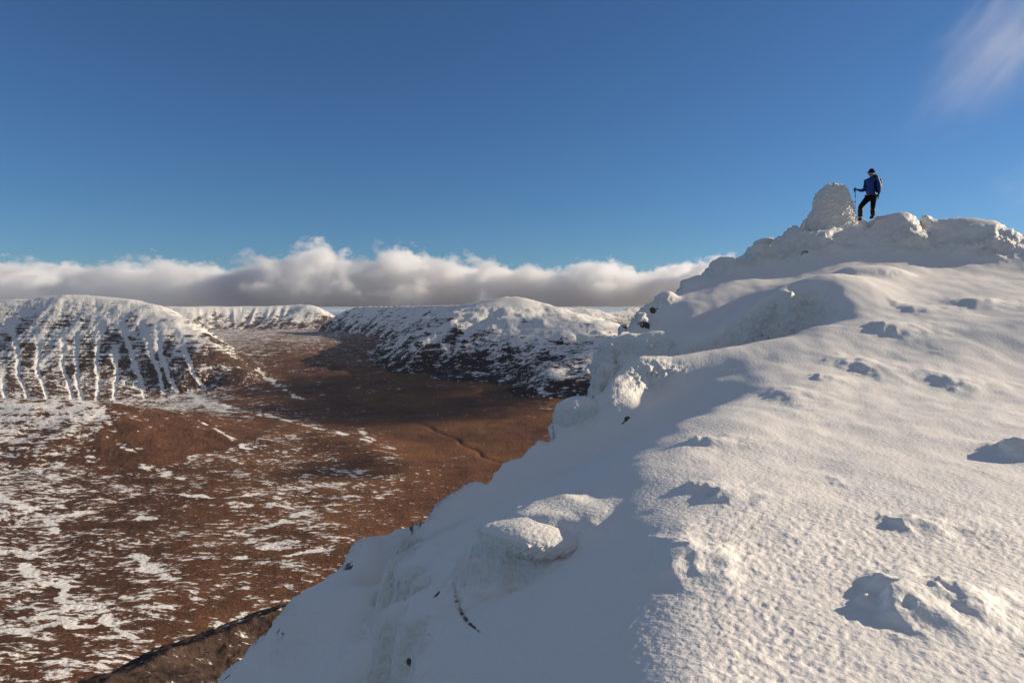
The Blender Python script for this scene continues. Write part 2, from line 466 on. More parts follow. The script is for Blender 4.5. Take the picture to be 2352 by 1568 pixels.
for _ in range(14):
    px, py = random.uniform(1780, 2600), random.uniform(720, 1500)
    d = float(np.interp(py, [720, 745, 830, 930, 1050, 1200, 1400, 1568], [15.5, 14, 11.5, 8.6, 6.2, 4.55, 3.38, 2.75]))
    sc = d / 6
    mound(px, py, d, random.uniform(.15,.35)*sc, random.uniform(.05,.09)*sc, random.uniform(.07,.2)*sc, random.uniform(.010,.020)*sc)

# outcrops of rime stand proud where the ground is steep; a few bosses added at image coordinates
def boss(px, py, d, rx, ry, h):
    w = P(px, py, d); bosses.append((w[0], w[1], rx, ry, h))
bosses = []
boss(1850,540,23.4, 1.2,.8,.25); boss(2080,520,23.2, .75,.7,.35); boss(2240,545,22.9,1.2,.9,.45)
boss(1660,615,23.0, .55,.5,.35); boss(1735,585,23.3,.45,.4,.4); boss(1590,650,22.4,.5,.6,.3)
boss(1520,690,20.8,.45,.5,.3); boss(1470,735,19.6,.4,.5,.35); boss(1410,800,17.6,.55,.5,.35); boss(1490,795,17.2,.6,.45,.3)
boss(2006,506,23.95,.34,.35,.07); boss(2000,640,20.4,1.1,.6,.25)
def near_boss(x, y):
    z = 0
    for (bx, by, rx, ry, h) in bosses:
        r2 = ((x - bx) / rx) ** 2 + ((y - by) / ry) ** 2
        z = z + h * np.exp(-r2 ** 2)
    return z

def near_full(x, y):
    z = near_z(x, y) + near_feature(x, y) + near_boss(x, y)
    # the ledge that juts out of the side of the snowfield, level on top
    rr_ = np.hypot((x - .46) / .80, (y - 5.88) / np.where(y > 5.88, .66, .52)) * (1 + .16 * n2(x / .3, y / .3, 81) + .08 * n2(x / .12, y / .12, 83))
    t_ = -1.685 + .10 * (x - .7) + .03 * n2(x / .4, y / .4, 85) - z
    return z + np.exp(-rr_ ** 4) * (np.sqrt(t_ * t_ + .0012) + t_) / 2

NC, NR = 1080, 1150
st_ = np.ones(NC); st_[980:] = np.linspace(1, 7.2, NC - 980)
uc = bearing(-200) + (np.cumsum(st_) - 1) * (bearing(2480) - bearing(-200)) / 980
uc = np.minimum(uc, uc[0] + np.arange(NC) * 1.0)
dk = np.exp(np.linspace(math.log(1.0), math.log(145), 1400))
Zc = near_full(uc[None] * dk[:, None], np.broadcast_to(dk[:, None], (1400, NC)))
D = adaptive_rows(dk, Zc, NR, 150)
X = uc[None] * D; Y = D
Z = near_full(X, Y)
# gentle wind ripples on the drifts
Z = Z + (.050 - .022 * ss(7, 12, D)) * fbm2(X / 1.1, Y / 1.6, 3, 11) * np.clip(D / 7, .35, 2)
V = np.stack([X, Y, Z], -1)
nrm = grid_normals(V)
steep = 1 - nrm[..., 2]
steep = ss(.10, .42, steep)
for _ in range(6):
    steep[1:-1, 1:-1] = .25 * (steep[:-2, 1:-1] + steep[2:, 1:-1] + steep[1:-1, :-2] + steep[1:-1, 2:])
# rime: lumpy, plastered on the steep rock and streaming into the wind
lump = fbm3(X / .75, Y / .75, Z / .55, 4, 21)
feath = np.abs(fbm3((X + Z * .6) / .34, Y / .34, (Z - X * .35) / .11, 3, 31))
rimef = steep * ss(4.2, 5.2, D)
rimef = np.maximum(rimef, 0.0)
amp = rimef * np.clip(D / 14, .35, 1.15)
pw_ = P(1990, 505, 23.95)
amp = amp * (1 - .85 * np.exp(-((X - pw_[0]) ** 2 + (Y - pw_[1]) ** 2) / .55))
disp = amp * (.34 * lump + .20 * (feath - .12))
# wind-crust grain on the open field
gx, gy = X * .93 + Y * .37, -X * .37 + Y * .93
sunny = 1 - ss(.03, .20, 1 - grid_normals(V)[..., 2])
lee = ss(-.06, .10, (nrm @ SUN) - .2)
grainw = (.25 + .75 * lee) * (1 - .75 * rimef)
big = ss(-.25, .25, fbm2(X / 1.7, Y / 1.7, 2, 49))
grain = 0
for i_, (wl_, f0, f1) in enumerate(((.058, 4.2, 6.5), (.12, 6, 9.5), (.26, 9, 14), (.55, 14, 22))):
    lo_ = 1 if i_ == 0 else ss(2.5 * wl_ / .12, 5 * wl_ / .12, D) * .5 + .25
    grain = grain + wl_ * (.17 if i_ == 0 else .05) * lo_ * (1 - ss(f0, f1, D)) * fbm2(gx / wl_, gy / (wl_ * .72), 2, 41 + 3 * i_)
disp = disp + grainw * grain * (.55 + .45 * big)
V = V + nrm * disp[..., None]
# bare rock showing through
def hit(px, py, d0=1.2, d1=60):
    """the spot on the snow ridge that lies on the ray through an image pixel"""
    d = np.exp(np.linspace(math.log(d0), math.log(d1), 4000))
    w = P(np.full(4000, px), np.full(4000, py), d)
    below = w[:, 2] <= near_full(w[:, 0], w[:, 1])
    return w[int(np.argmax(below)) if below.any() else 3999]
rocks = [(1440,960,.006),(1436,965,.006),(1431,971,.005),(795,1300,.011),(801,1303,.010),(940,1518,.010),(1480,745,.012),(1500,714,.008),(1848,582,.006),(1440,752,.008),(1005,1362,.008),
         (650,1464,.009),(520,1552,.009),(645,1452,.006)]
rock = np.zeros(D.shape)
for (px, py, r_) in rocks:
    w = hit(px, py); r_ = r_ * w[1]
    rock = np.maximum(rock, np.exp(-((V[..., 0] - w[0]) ** 2 + (V[..., 1] - w[1]) ** 2 + (V[..., 2] - w[2]) ** 2) / (r_ * r_)) * .9)
M_SNOW = snow_near()
quads = grid_quads(NR, NC)
snow = mesh_np('snow_ridge', V.reshape(-1, 3), quads, M_SNOW, {'rock': rock.ravel(), 'rime': rimef.ravel()})
tag(snow, 'wind-packed white snow ridge climbing from the foreground to the summit', 'snow', kind='structure')

# ================================================================== FAR: moor, glen and mountains
FLOOR = -500.0
KF = .45          # far terrain is built at larger distances, then scaled down about the camera
def spine(*pp):
    return P(*np.array(pp, float).T)

def seg_dist(x, y, sp):
    best = np.full(x.shape, 1e18); zz = np.zeros(x.shape); ss_ = np.zeros(x.shape); side = np.zeros(x.shape)
    acc = 0
    for a, b in zip(sp[:-1], sp[1:]):
        ab = b[:2] - a[:2]; l2 = (ab ** 2).sum(); l = math.sqrt(l2)
        t = np.clip(((x - a[0]) * ab[0] + (y - a[1]) * ab[1]) / l2, 0, 1)
        dx, dy = x - (a[0] + t * ab[0]), y - (a[1] + t * ab[1])
        d2 = dx * dx + dy * dy
        m = d2 < best
        best = np.where(m, d2, best); zz = np.where(m, a[2] + t * (b[2] - a[2]), zz)
        ss_ = np.where(m, acc + t * l, ss_); side = np.where(m, ab[0] * (y - a[1]) - ab[1] * (x - a[0]), side)
        acc += l
    return np.sqrt(best), zz, ss_, side

def ridge(x, y, sp, kn, off=0.0, o0=0.0, o1=1.0, wid=None):
    """height of a ridge: every point of the spine falls off by the profile kn"""
    out = np.full(x.shape, -1e9)
    wid = wid or [1] * len(sp)
    for a, b, wa, wb in zip(sp[:-1], sp[1:], wid[:-1], wid[1:]):
        ab = b[:2] - a[:2]; l2 = (ab ** 2).sum()
        t = np.clip(((x - a[0]) * ab[0] + (y - a[1]) * ab[1]) / l2, 0, 1)
        d_ = np.hypot(x - (a[0] + t * ab[0]), y - (a[1] + t * ab[1]))
        out = np.maximum(out, a[2] + t * (b[2] - a[2]) - prof((d_ + off * ss(o0, o1, d_)) / (wa + t * (wb - wa)), *kn))
    return out

# left mountain gullies (grid column, row) running down its face
GUL = [[(4,850),(11,915)], [(22,745),(40,801),(42,862),(65,918)], [(144,765),(144,844),(169,920)], [(175,745),(176,862),(187,922)],
       [(232,740),(220,833),(229,873),(220,918)], [(278,740),(306,826),(324,880),(338,927)], [(326,740),(346,808),(367,862),(382,927)],
       [(360,735),(371,826),(396,880),(418,916)], [(90,770),(85,850),(110,915)], [(262,800),(268,860),(262,915)], [(412,770),(440,850),(480,905)],
       [(-60,750),(-50,850),(-30,915)], [(-140,750),(-120,915)], [(-230,750),(-215,915)]]
def gully(px, py):
    g = np.zeros(px.shape)
    for i, pl in enumerate(GUL):
        pl = np.array(pl, float)
        c = np.interp(py, pl[:, 1], pl[:, 0])
        wob = 1.3 * np.sin(py / 11 + i * 2) + .8 * np.sin(py / 4.1 + i)
        wdt = np.interp(py, [pl[0, 1], pl[0, 1] + 40, 915], [9, 5, 4.2])
        k = ss(pl[0, 1] - 25, pl[0, 1] + 25, py) * (1 - ss(908, 930, py))
        g = np.maximum(g, k * np.exp(-((px - c - wob) / wdt) ** 2))
    return g

SP1 = spine((-900,760,4200),(-300,712,4350),(0,694,4450),(70,686,4500),(120,678,4520),(165,673,4520),(230,679,4520),(300,686,4500),(345,697,4460),(400,726,4330),(470,775,4130),(545,845,3930),(590,905,3780))
SP2 = spine((735,790,7500),(758,742,7700),(795,710,7600),(830,703,7450),(960,702,6500),(1060,700,5600),(1120,688,5000),(1165,680,4800),(1195,681,4750),(1260,700,4600),(1310,733,4400),(1390,768,4000),(1480,840,3700),(1600,930,3500))
SP2B = spine((1130,694,5000),(1075,705,4800),(1030,745,4500),(970,800,4250))
SP2C = spine((1240,695,4650),(1225,750,4100),(1190,830,3450))
SP3 = spine((250,704,8700),(420,703,8800),(560,703,9100),(680,699,9200),(706,698,9150),(740,733,8900),(775,755,8650))
SP4 = spine((-400,925,2250),(0,914,2400),(130,918,2400),(225,926,2380),(275,962,2280),(330,1030,2080))
SP5 = spine((1220,720,12500),(1290,703,12000),(1340,702,12000),(1395,716,12000),(1450,706,12500),(1550,706,13000),(1750,706,13000))
SP6 = spine((-500,700,6600),(0,684,6500),(62,679,6400),(110,720,6300))
SP7 = spine((60,1720,170),(220,1572,245),(400,1490,300),(650,1397,350),(900,1330,380),(1300,1300,420))

def prof(t, *kn):
    k = np.array(kn, float)
    return np.interp(t, k[:, 0], k[:, 1])

floor_pts = [(0,1568,800),(0,1300,1230),(0,1100,1800),(400,1500,930),(400,1250,1380),(700,1250,1400),(900,1150,1760),(1150,1080,2060),(1100,985,2650),
             (850,1000,2480),(600,950,3050),(350,960,2750),(700,900,3500),(600,850,4050),(650,800,5000),(700,775,6000),(740,766,7000),(0,925,3500),(250,925,3550),(450,905,3700),(-400,940,3500),(-400,1300,1180),(-600,1000,2300),(1400,1000,2500),(1700,1000,2600)]
Wf = P(*np.array(floor_pts, float).T)
floor_rbf = RBF(np.stack([Wf[:, 0] / Wf[:, 1], np.log(Wf[:, 1])], -1), Wf[:, 2], eps=.2, lam=.02)

def far_terrain(x, y):
    d = np.maximum(y, 50)
    lab = np.zeros(x.shape, int)
    r = np.hypot(x, y)
    fl = np.clip(floor_rbf(x / d, np.log(np.clip(d, 600, 9500))), -540, -190)
    fl = fl + (FLOOR - fl) * ss(9000, 16000, r)
    fl = fl + 16 * fbm2(x / 700, y / 700, 4, 101) + 3.5 * fbm2(x / 90, y / 90, 3, 107)
    # moraine terrace: its steep edge faces left and away from the sun
    ft = P(np.array([560., 800, 930]), np.array([965., 1020, 1075]), np.array([2900., 2350, 2060]))
    dt, _, _, sd = seg_dist(x, y, ft)
    fl = fl + 14 * np.exp(-(dt / 110) ** 2)
    # river cut along the glen
    rv = P(np.array([1240., 1150, 1060, 1000, 920, 850, 790, 740, 700]), np.array([1075., 1060, 1020, 985, 960, 925, 880, 845, 820]),
           np.array([2080., 2140, 2370, 2640, 2870, 3300, 4080, 5000, 6000]))
    wx, wy = x + 45 * n2(x / 160, y / 160, 131), y + 45 * n2(x / 160, y / 160, 133)
    dr, _, _, _ = seg_dist(wx, wy, rv)
    fl = fl - 4 * np.exp(-(dr / 10) ** 2)
    h = fl.copy()
    def add(z, k, blend):
        nonlocal h, lab
        lab = np.where(z > h + 3, k, lab)
        m = np.clip(.5 + .5 * (z - h) / blend, 0, 1)
        h = h * (1 - m) + z * m + blend * m * (1 - m)
    # far hills first
    add(ridge(x, y, SP5, ((0,0),(300,90),(1400,430),(2600,560),(8000,2500))) + 60 * (fbm2(x / 500, y / 500, 4, 151) - .15), 5, 60)
    add(ridge(x, y, SP6, ((0,0),(200,60),(1100,520),(2000,600),(8000,2500))), 6, 60)
    wrp = 130 * fbm2(x / 420, y / 420, 4, 161)
    _, _, s, _ = seg_dist(x, y, SP3)
    add(ridge(x, y, SP3, ((0,0),(120,30),(500,210),(1100,400),(1900,505),(3000,560),(9000,2500)), wrp * .8 + 60 * np.abs(n2(s / 110, y / 1900, 163)), 0, 300), 3, 50)
    # central mountain
    rid = np.abs(fbm2(x / 330, y / 330, 5, 171))
    z2 = ridge(x, y, SP2, ((0,0),(150,26),(420,78),(800,150),(1100,245),(1500,395),(1900,485),(2400,540),(4000,700)), 1.1 * wrp + 190 * (rid - .12), 60, 900, (.25,.25,.28,.30,.42,.50,.60,.65,.65,.65,.7,.75,.8,.8))
    z2 = np.maximum(z2, ridge(x, y, SP2B, ((0,0),(120,50),(300,190),(600,350),(900,500),(2000,900)), .5 * wrp, 40, 300))
    z2 = z2 + (16 * fbm2(x / 120, y / 120, 3, 177) + 7 * (.3 - np.abs(fbm2((x + .6 * y) / 170, (y - .6 * x) / 42, 4, 178, gain=.6)))) * ss(60, 0, z2)
    st2 = 9 * np.sin(z2 / 5.2 + 2 * fbm2(x / 300, y / 300, 2, 179)) / 5.2
    add(z2 + st2 * ss(70, 20, z2) * ss(-200, -120, z2), 2, 45)
    # left mountain: buttresses between gullies, bedded in level bands
    t, z0, s, side = seg_dist(x, y, SP1)
    but = fbm2(s / 190 + .0006 * t, t / 1500, 4, 181)
    t1 = t + (30 * but + 12 * np.abs(n2(s / 70, t / 700, 187))) * ss(90, 380, t) + 14 * fbm2(x / 60, y / 60, 3, 185)
    z1 = ridge(x, y, SP1, ((0,0),(70,14),(150,55),(270,150),(430,285),(600,395),(800,485),(1150,560),(1800,640),(6000,2500)), t1 - t, 0, 1)
    pxx, pyy = px_of(x, y, z1)
    g = gully(pxx, pyy)
    z1 = z1 - 5 * g * ss(90, 200, t)
    z1 = z1 + 3.2 * np.sin(z1 / 3.6 + 2.5 * fbm2(x / 240, y / 240, 3, 189)) * ss(80, 180, t) * (1 - ss(420, 620, t)) * (1 - .8 * g)
    z1 = z1 + (5 * fbm2(x / 45, y / 45, 4, 190, gain=.6) + 9 * (.25 - np.abs(fbm2(s / 60, t / 260, 4, 192, gain=.6)))) * ss(60, 220, t)
    add(z1, 1, 30)
    # shoulder in front of it
    add(ridge(x, y, SP4, ((0,0),(80,10),(240,52),(500,118),(800,165),(1300,230),(5000,1500)), 60 * fbm2(x / 150, y / 150, 4, 191), 20, 160), 4, 30)
    # own mountain: flank and the scree spur
    add(-128 - .78 * (r - 140) + 8 * fbm2(x / 40, y / 40, 4, 197), 8, 8)
    add(ridge(x, y, SP7, ((0,0),(25,9),(200,150),(600,480),(2000,1600))) + 3.0 * fbm2(x / 22, y / 22, 5, 199, gain=.65), 7, 6)
    h = np.minimum(h, 100)
    return h, lab

NC2, NR2 = 1080, 1000
uc2 = np.linspace(bearing(-420), bearing(1900), NC2)
dk2 = np.exp(np.linspace(math.log(130), math.log(42000), 1500))
X2 = uc2[None] * dk2[:, None]; Y2 = np.broadcast_to(dk2[:, None], X2.shape)
Zf, _ = far_terrain(X2[:, ::6], Y2[:, ::6])
Dc = adaptive_rows(dk2, Zf, NR2, 75)
D2 = np.empty((NR2, NC2))
for i in range(NR2):
    D2[i] = np.interp(np.arange(NC2), np.arange(0, NC2, 6), Dc[i])
X2 = uc2[None] * D2; Y2 = D2
Z2, lab = far_terrain(X2, Y2)
V2 = np.stack([X2, Y2, Z2], -1)
n2v = grid_normals(V2)
slope = 1 - n2v[..., 2]
px2, py2 = px_of(X2, Y2, Z2)
# how much snow lies where (by image coordinates), per land form
def cov_map(pp):
    pp = np.array(pp, float)
    r = RBF(np.stack([pp[:, 0] / 400, pp[:, 1] / 250], -1), pp[:, 2], eps=.15, lam=.05)
    g = r(*np.meshgrid(np.linspace(-500, 1900, 121) / 400, np.linspace(600, 1700, 111) / 250))
    return lambda px, py: bil(g, (py - 600) / 10, (px + 500) / 20)
moorcov = cov_map([(0,960,.66),(150,960,.60),(0,1050,.56),(200,1050,.48),(60,1150,.44),(0,1250,.44),(200,1200,.36),(320,1100,.26),(400,1250,.34),(120,1350,.40),(0,1450,.44),
                   (200,1500,.38),(300,1420,.42),(450,1350,.30),(600,1250,.32),(550,1150,.33),(650,1100,.38),(780,1110,.30),(700,1180,.33),(900,1100,.30),(850,1000,.16),
                   (450,950,.46),(550,1000,.30),(650,1020,.22),(700,930,.14),(620,880,.18),(680,830,.14),(620,810,.30),(700,780,.42),(600,790,.42),(1000,1050,.10),(1100,1000,.02),(1200,1040,.02),
                   (900,960,.04),(-300,1000,.7),(-300,1300,.4),(1500,1000,.1),(600,700,.5),(1500,700,.5)])
cov = moorcov(px2, py2)
BURNS = [[(425,915),(500,957),(640,990),(760,1012),(850,1040)],[(470,935),(560,962),(640,985)],[(60,985),(160,1012),(260,1062),(330,1102),(420,1130)],
         [(20,1290),(70,1330),(125,1385),(160,1420),(250,1455)],[(300,1290),(345,1320),(420,1345)],[(230,935),(300,960),(370,985)],[(560,885),(650,925),(700,945)],
         [(380,1000),(480,1030),(590,1062)],[(820,1005),(870,1040),(910,1052)],[(230,1440),(260,1490),(300,1520)],[(400,1160),(520,1165),(600,1150)],[(560,1235),(640,1215),(700,1190)],
         [(120,1210),(250,1195),(330,1215)],[(0,1180),(90,1205),(140,1245)],[(480,1290),(560,1300)],[(650,1300),(760,1270)],[(40,1470),(160,1500),(260,1488)]]
burn = np.zeros(X2.shape)
wX, wY = X2 + 22 * fbm2(X2 / 70, Y2 / 70, 3, 231), Y2 + 50 * fbm2(X2 / 90, Y2 / 90, 3, 233)
for bl in BURNS:
    q_ = np.array(bl, float); dd_ = 490 / ((q_[:, 1] - 712) / F)
    bp_ = P(q_[:, 0], q_[:, 1], dd_)
    t_, _, _, _ = seg_dist(wX, wY, bp_)
    burn = np.maximum(burn, np.exp(-(t_ / (4 + .0035 * Y2)) ** 2))
contour = .55 * burn * (.3 + .9 * ss(-.2, .2, n2(X2 / 60, Y2 / 60, 235))) + .10 * n2(X2 / 500, Z2 / 6, 211) 
c1 = np.interp(py2, [680, 730, 770, 820, 860, 900, 930], [.88, .66, .54, .46, .40, .38, .44]) - .14 * ss(430, 540, px2) * ss(740, 860, py2) + .16 * fbm2(X2 / 190, Y2 / 190, 3, 214)
c1 = c1 - .55 * np.clip(slope - .22, 0, .5) + .85 * gully(px2, py2) * (.6 + .8 * np.abs(n2(X2 / 160, Z2 / 90, 216))) + .16 * fbm2(X2 / 26, Z2 / 120, 3, 213)
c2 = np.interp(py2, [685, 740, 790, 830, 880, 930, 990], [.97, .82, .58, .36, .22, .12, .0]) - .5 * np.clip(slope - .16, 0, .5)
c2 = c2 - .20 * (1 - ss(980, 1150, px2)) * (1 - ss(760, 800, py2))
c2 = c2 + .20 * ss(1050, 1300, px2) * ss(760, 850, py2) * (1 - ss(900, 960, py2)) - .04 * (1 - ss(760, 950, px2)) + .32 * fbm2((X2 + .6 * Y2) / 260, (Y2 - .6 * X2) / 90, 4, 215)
c3 = np.interp(py2, [695, 715, 740, 770, 800], [.90, .70, .48, .40, .42]) - .25 * ss(700, 770, px2) * ss(705, 750, py2) + .3 * fbm2(X2 / 60, Z2 / 200, 2, 217)
c5 = np.interp(py2, [695, 720, 740, 770], [.95, .72, .45, .3])
ck = .60 + .30 * fbm2(X2 / 130, Z2 / 7, 3, 241) - .9 * np.clip(slope - .04, 0, .4) + contour - .42 * ss(190, 300, px2) - .25 * ss(950, 1020, py2) + .25 * fbm2(X2 / 60, Y2 / 60, 3, 243)
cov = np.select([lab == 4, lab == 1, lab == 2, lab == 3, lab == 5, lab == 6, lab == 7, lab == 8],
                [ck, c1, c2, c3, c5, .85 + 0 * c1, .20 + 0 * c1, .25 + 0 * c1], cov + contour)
strata = np.select([lab == 1, lab == 2, lab == 3], [.85 * ss(690, 740, py2) * (1 - ss(815, 870, py2)), .55 * (1 - ss(760, 830, py2)), .4 + 0 * c1], 0 * c1)
ochre = np.select([lab == 0, lab == 4], [ss(300, 620, px2) * .8 + .15, .25 + 0 * c1], .12 + 0 * c1)
rough_ = np.where((lab == 7) | (lab == 8), 1., 0.)

M_MOOR = hill_mat('winter_moor', (.165, .070, .038), (.052, .027, .019), (.225, .100, .044), 12, 2.0, .2)
M_CRAG = hill_mat('snowy_sandstone', (.135, .072, .050), (.040, .026, .022), (.24, .11, .05), 19, 1.6, .16)
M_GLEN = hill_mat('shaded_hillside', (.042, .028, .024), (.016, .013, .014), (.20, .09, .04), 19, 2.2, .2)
M_SCREE = hill_mat('stony_scree', (.11, .066, .048), (.018, .014, .013), (.14, .07, .045), 5, 1.2, .1)
q2 = grid_quads(NR2, NC2)
fl_ = lab.reshape(-1)[q2]
fl_ = np.sort(fl_, 1)[:, 1]
att = {'cover': cov.ravel(), 'strata': strata.ravel(), 'ochre': ochre.ravel()}
for k, nm, mt, lb, ct in [
        (0, 'moorland', M_MOOR, 'brown winter moor and glen floor streaked with thin snow', 'moor'),
        (1, 'mountain', M_CRAG, 'banded snowy mountain at the left with white gullies down its face', 'mountain'),
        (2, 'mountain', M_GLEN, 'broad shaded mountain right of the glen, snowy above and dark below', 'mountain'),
        (3, 'mountain', M_CRAG, 'distant flat-topped ridge at the head of the glen under the cloud', 'mountain'),
        (4, 'hill', M_MOOR, 'rounded snow-dusted shoulder below the banded left mountain', 'hill'),
        (5, 'mountain', M_CRAG, 'small far snowy hills just left of the rime outcrops', 'mountain'),
        (6, 'mountain', M_CRAG, 'white summit peeping out behind the banded mountain at the left edge', 'mountain'),
        (7, 'scree_slope', M_SCREE, 'dark stony scree spur below the snow slope at the bottom', 'scree'),
        (8, 'hillside', M_SCREE, 'steep stony flank falling from the snow ridge to the moor', 'hillside')]:
    qq = q2[fl_ == k]
    if len(qq) == 0: continue
    v_, q_, a_ = compact(V2.reshape(-1, 3), qq, att)
    tag(mesh_np(nm, v_, q_, mt, a_), lb, ct, kind='structure').scale = (KF, KF, KF)

# lowland out to the horizon all round, and the sea loch beyond the glen
ang = np.linspace(0, 2 * np.pi, 97)[:-1]
rad = np.array([1, 600, 2500, 8000, 20000, 40000, 80000, 170000.])
vv = np.stack([np.outer(rad, np.sin(ang)), np.outer(rad, np.cos(ang)), np.full((len(rad), 96), -262.)], -1).reshape(-1, 3)
qq = []
for i in range(len(rad) - 1):
    for j in range(96):
        qq.append((i * 96 + j, i * 96 + (j + 1) % 96, (i + 1) * 96 + (j + 1) % 96, (i + 1) * 96 + j))
M_LOW = hill_mat('low_country', (.10, .06, .04), (.05, .04, .035), (.12, .07, .04), 900, 2, .15)
tag(mesh_np('lowland', vv, np.array(qq), M_LOW, {'cover': np.full(len(vv), .28), 'strata': np.zeros(len(vv)), 'ochre': np.full(len(vv), .4)}),
    'far low country reaching the horizon under the cloud', 'lowland', kind='structure')

# ================================================================== THINGS
def ico(sub):
    bm = bmesh.new(); bmesh.ops.create_icosphere(bm, subdivisions=sub, radius=1)
    v = np.array([p.co[:] for p in bm.verts]); f = np.array([[q.index for q in p.verts] for p in bm.faces])
    bm.free(); return v, f

def tri_normals(v, f):
    n = np.zeros_like(v); fn = np.cross(v[f[:, 1]] - v[f[:, 0]], v[f[:, 2]] - v[f[:, 0]])
    for k in range(3): np.add.at(n, f[:, k], fn)
    return n / (np.linalg.norm(n, axis=1, keepdims=True) + 1e-12)

def rime_boulder(name, loc, rad, label, rot=0.0, sub=6, tilt=0.0, seed=0, lump=.16, feather=.06, shape=None, under=0.0):
    v, f = ico(sub)
    v = np.sign(v) * np.abs(v) ** .86
    if shape is not None: v = shape(v)
    v = v * np.array(rad)
    c, s = math.cos(tilt), math.sin(tilt)
    v = np.stack([v[:, 0] * c + v[:, 2] * s, v[:, 1], -v[:, 0] * s + v[:, 2] * c], -1)
    c, s = math.cos(rot), math.sin(rot)
    v = np.stack([v[:, 0] * c - v[:, 1] * s, v[:, 0] * s + v[:, 1] * c, v[:, 2]], -1)
    n = tri_normals(v, f); k = max(rad)
    w = v + seed * 7.7
    side = 1 - ss(.45, .95, n[:, 2])
    d = lump * k * fbm3(w[:, 0] / (.6 * k), w[:, 1] / (.6 * k), w[:, 2] / (.4 * k), 3, seed + 300) * (.15 + .85 * side)
    d = d + feather * k * side * (np.abs(fbm3((w[:, 0] + w[:, 2] * .8) / (.30 * k), w[:, 1] / (.20 * k), (w[:, 2] - w[:, 0] * .5) / (.09 * k), 3, seed + 310)) * 2 - .3)
    d = d + .007 * k * fbm3(w[:, 0] / (.07 * k), w[:, 1] / (.07 * k), w[:, 2] / (.07 * k), 2, seed + 320)
    v = v + n * d[:, None]
    rk = under * ss(-.55, -.95, n[:, 2]) if under else np.zeros(len(v))
    o = mesh_np(name, v, f, M_SNOW, {'rock': rk, 'rime': side})
    o.location = loc
    return tag(o, label, 'boulder', 'rime-plastered boulders in the snow')

# --- the big boulder with the overhanging lip
def lip(v):
    v = v.copy()
    v[:, 1] *= 1 - .35 * ss(0, -1, v[:, 0]); v[:, 2] *= 1 - .35 * ss(0, -1, v[:, 0])
    v[:, 2] = np.where(v[:, 2] < 0, v[:, 2] * .55, v[:, 2])
    return v
b0 = np.array([.16, 5.60, -1.895])
rime_boulder('boulder', b0, (.46, .36, .14), 'near boulder under a rime lip overhanging the hollow on the shaded slope', rot=-.28, sub=7, tilt=.06, seed=1, lump=.13, feather=.075, shape=lip, under=.25)
# --- small snow mushroom on the skyline
b1 = P(1754, 558, 24.4)
rime_boulder('boulder', b1, (.36, .34, .17), 'small snow mushroom perched on the skyline left of the cairn', sub=5, tilt=-.25, seed=2, lump=.12, feather=.04)
# --- round rime boss on the cliff edge
b2 = hit(1335, 940) + np.array([0, .15, -.22])
rime_boulder('boulder', b2, (.50, .48, .44), 'round feathery rime boss on the cliff edge above the glen', sub=6, seed=3, lump=.14, feather=.10)

# --- curved rock edge in the hollow
edge_px = [(1043,1302),(1040,1335),(1044,1368),(1056,1402),(1076,1430),(1104,1453)]
E = np.array([hit(*p) for p in edge_px])
tt = np.linspace(0, 1, 70)
cv = np.stack([np.interp(tt, np.linspace(0, 1, len(E)), E[:, k]) for k in range(3)], -1)
for _ in range(6): cv[1:-1] = .25 * cv[:-2] + .5 * cv[1:-1] + .25 * cv[2:]
tg = np.gradient(cv, axis=0); tg /= np.linalg.norm(tg, axis=1, keepdims=True)
vw = cv / np.linalg.norm(cv, axis=1, keepdims=True)
nx = np.cross(tg, vw); nx /= np.linalg.norm(nx, axis=1, keepdims=True); ny = np.cross(nx, tg)
an = np.linspace(0, 2 * np.pi, 13)[:-1]
rr = .013 * np.interp(tt, [0, .15, .6, .9, 1], [.15, .6, 1, .8, .1])[:, None] * (1 + .5 * n2(tt[:, None] * 25, an[None] * 2, 331))
tv = cv[:, None] + nx[:, None] * (np.cos(an)[None] * rr)[..., None] + ny[:, None] * (np.sin(an)[None] * rr)[..., None]
ti = np.arange(70 * 12).reshape(70, 12)
tq = np.stack([ti[:-1], ti[1:], np.roll(ti[1:], -1, 1), np.roll(ti[:-1], -1, 1)], -1).reshape(-1, 4)
tag(mesh_np('rock_edge', tv.reshape(-1, 3), tq, M_SNOW, {'rock': np.repeat(np.interp(tt, [0, .3, .5, 1], [.05, .3, .55, .6]), 12), 'rime': np.ones(840)}),
    'thin curved edge of dark rock showing between snow drift and rime', 'rock')

# --- cairn
zz = np.array([-.6, 0, .35, .646, .866, 1.01, 1.16, 1.24, 1.285])
lf = np.array([-.9, -.84, -.66, -.63, -.575, -.47, -.30, -.13, .08]); rt = np.array([.88, .84, .755, .676, .60, .51, .39, .27, .13])
nl, na = 170, 260
lev = np.concatenate([np.linspace(-.6, 1.1, 120), np.linspace(1.1, 1.285, 51)[1:]])
L_, R_ = np.interp(lev, zz, lf), np.interp(lev, zz, rt)
th = np.linspace(0, 2 * np.pi, na, endpoint=False)
cx, hw = (L_ + R_) / 2, (R_ - L_) / 2
dep = np.interp(lev, [-.6, 0, .8, 1.15, 1.285], [.55, .52, .48, .33, .03])
cvx = cx[:, None] + hw[:, None] * np.cos(th)[None]; cvy = dep[:, None] * np.sin(th)[None]; cvz = np.broadcast_to(lev[:, None], cvx.shape)
cV = np.stack([cvx, cvy, cvz], -1).reshape(-1, 3)
ci = np.arange(nl * na).reshape(nl, na)
cq = np.stack([ci[:-1], np.roll(ci[:-1], -1, 1), np.roll(ci[1:], -1, 1), ci[1:]], -1).reshape(-1, 4)
ct = np.concatenate([cq[:, [0, 1, 2]], cq[:, [0, 2, 3]], np.stack([ci[-1][:-2] * 0 + ci[-1][-1], ci[-1][:-2], ci[-1][1:-1]], -1)])
cn = tri_normals(cV, ct)
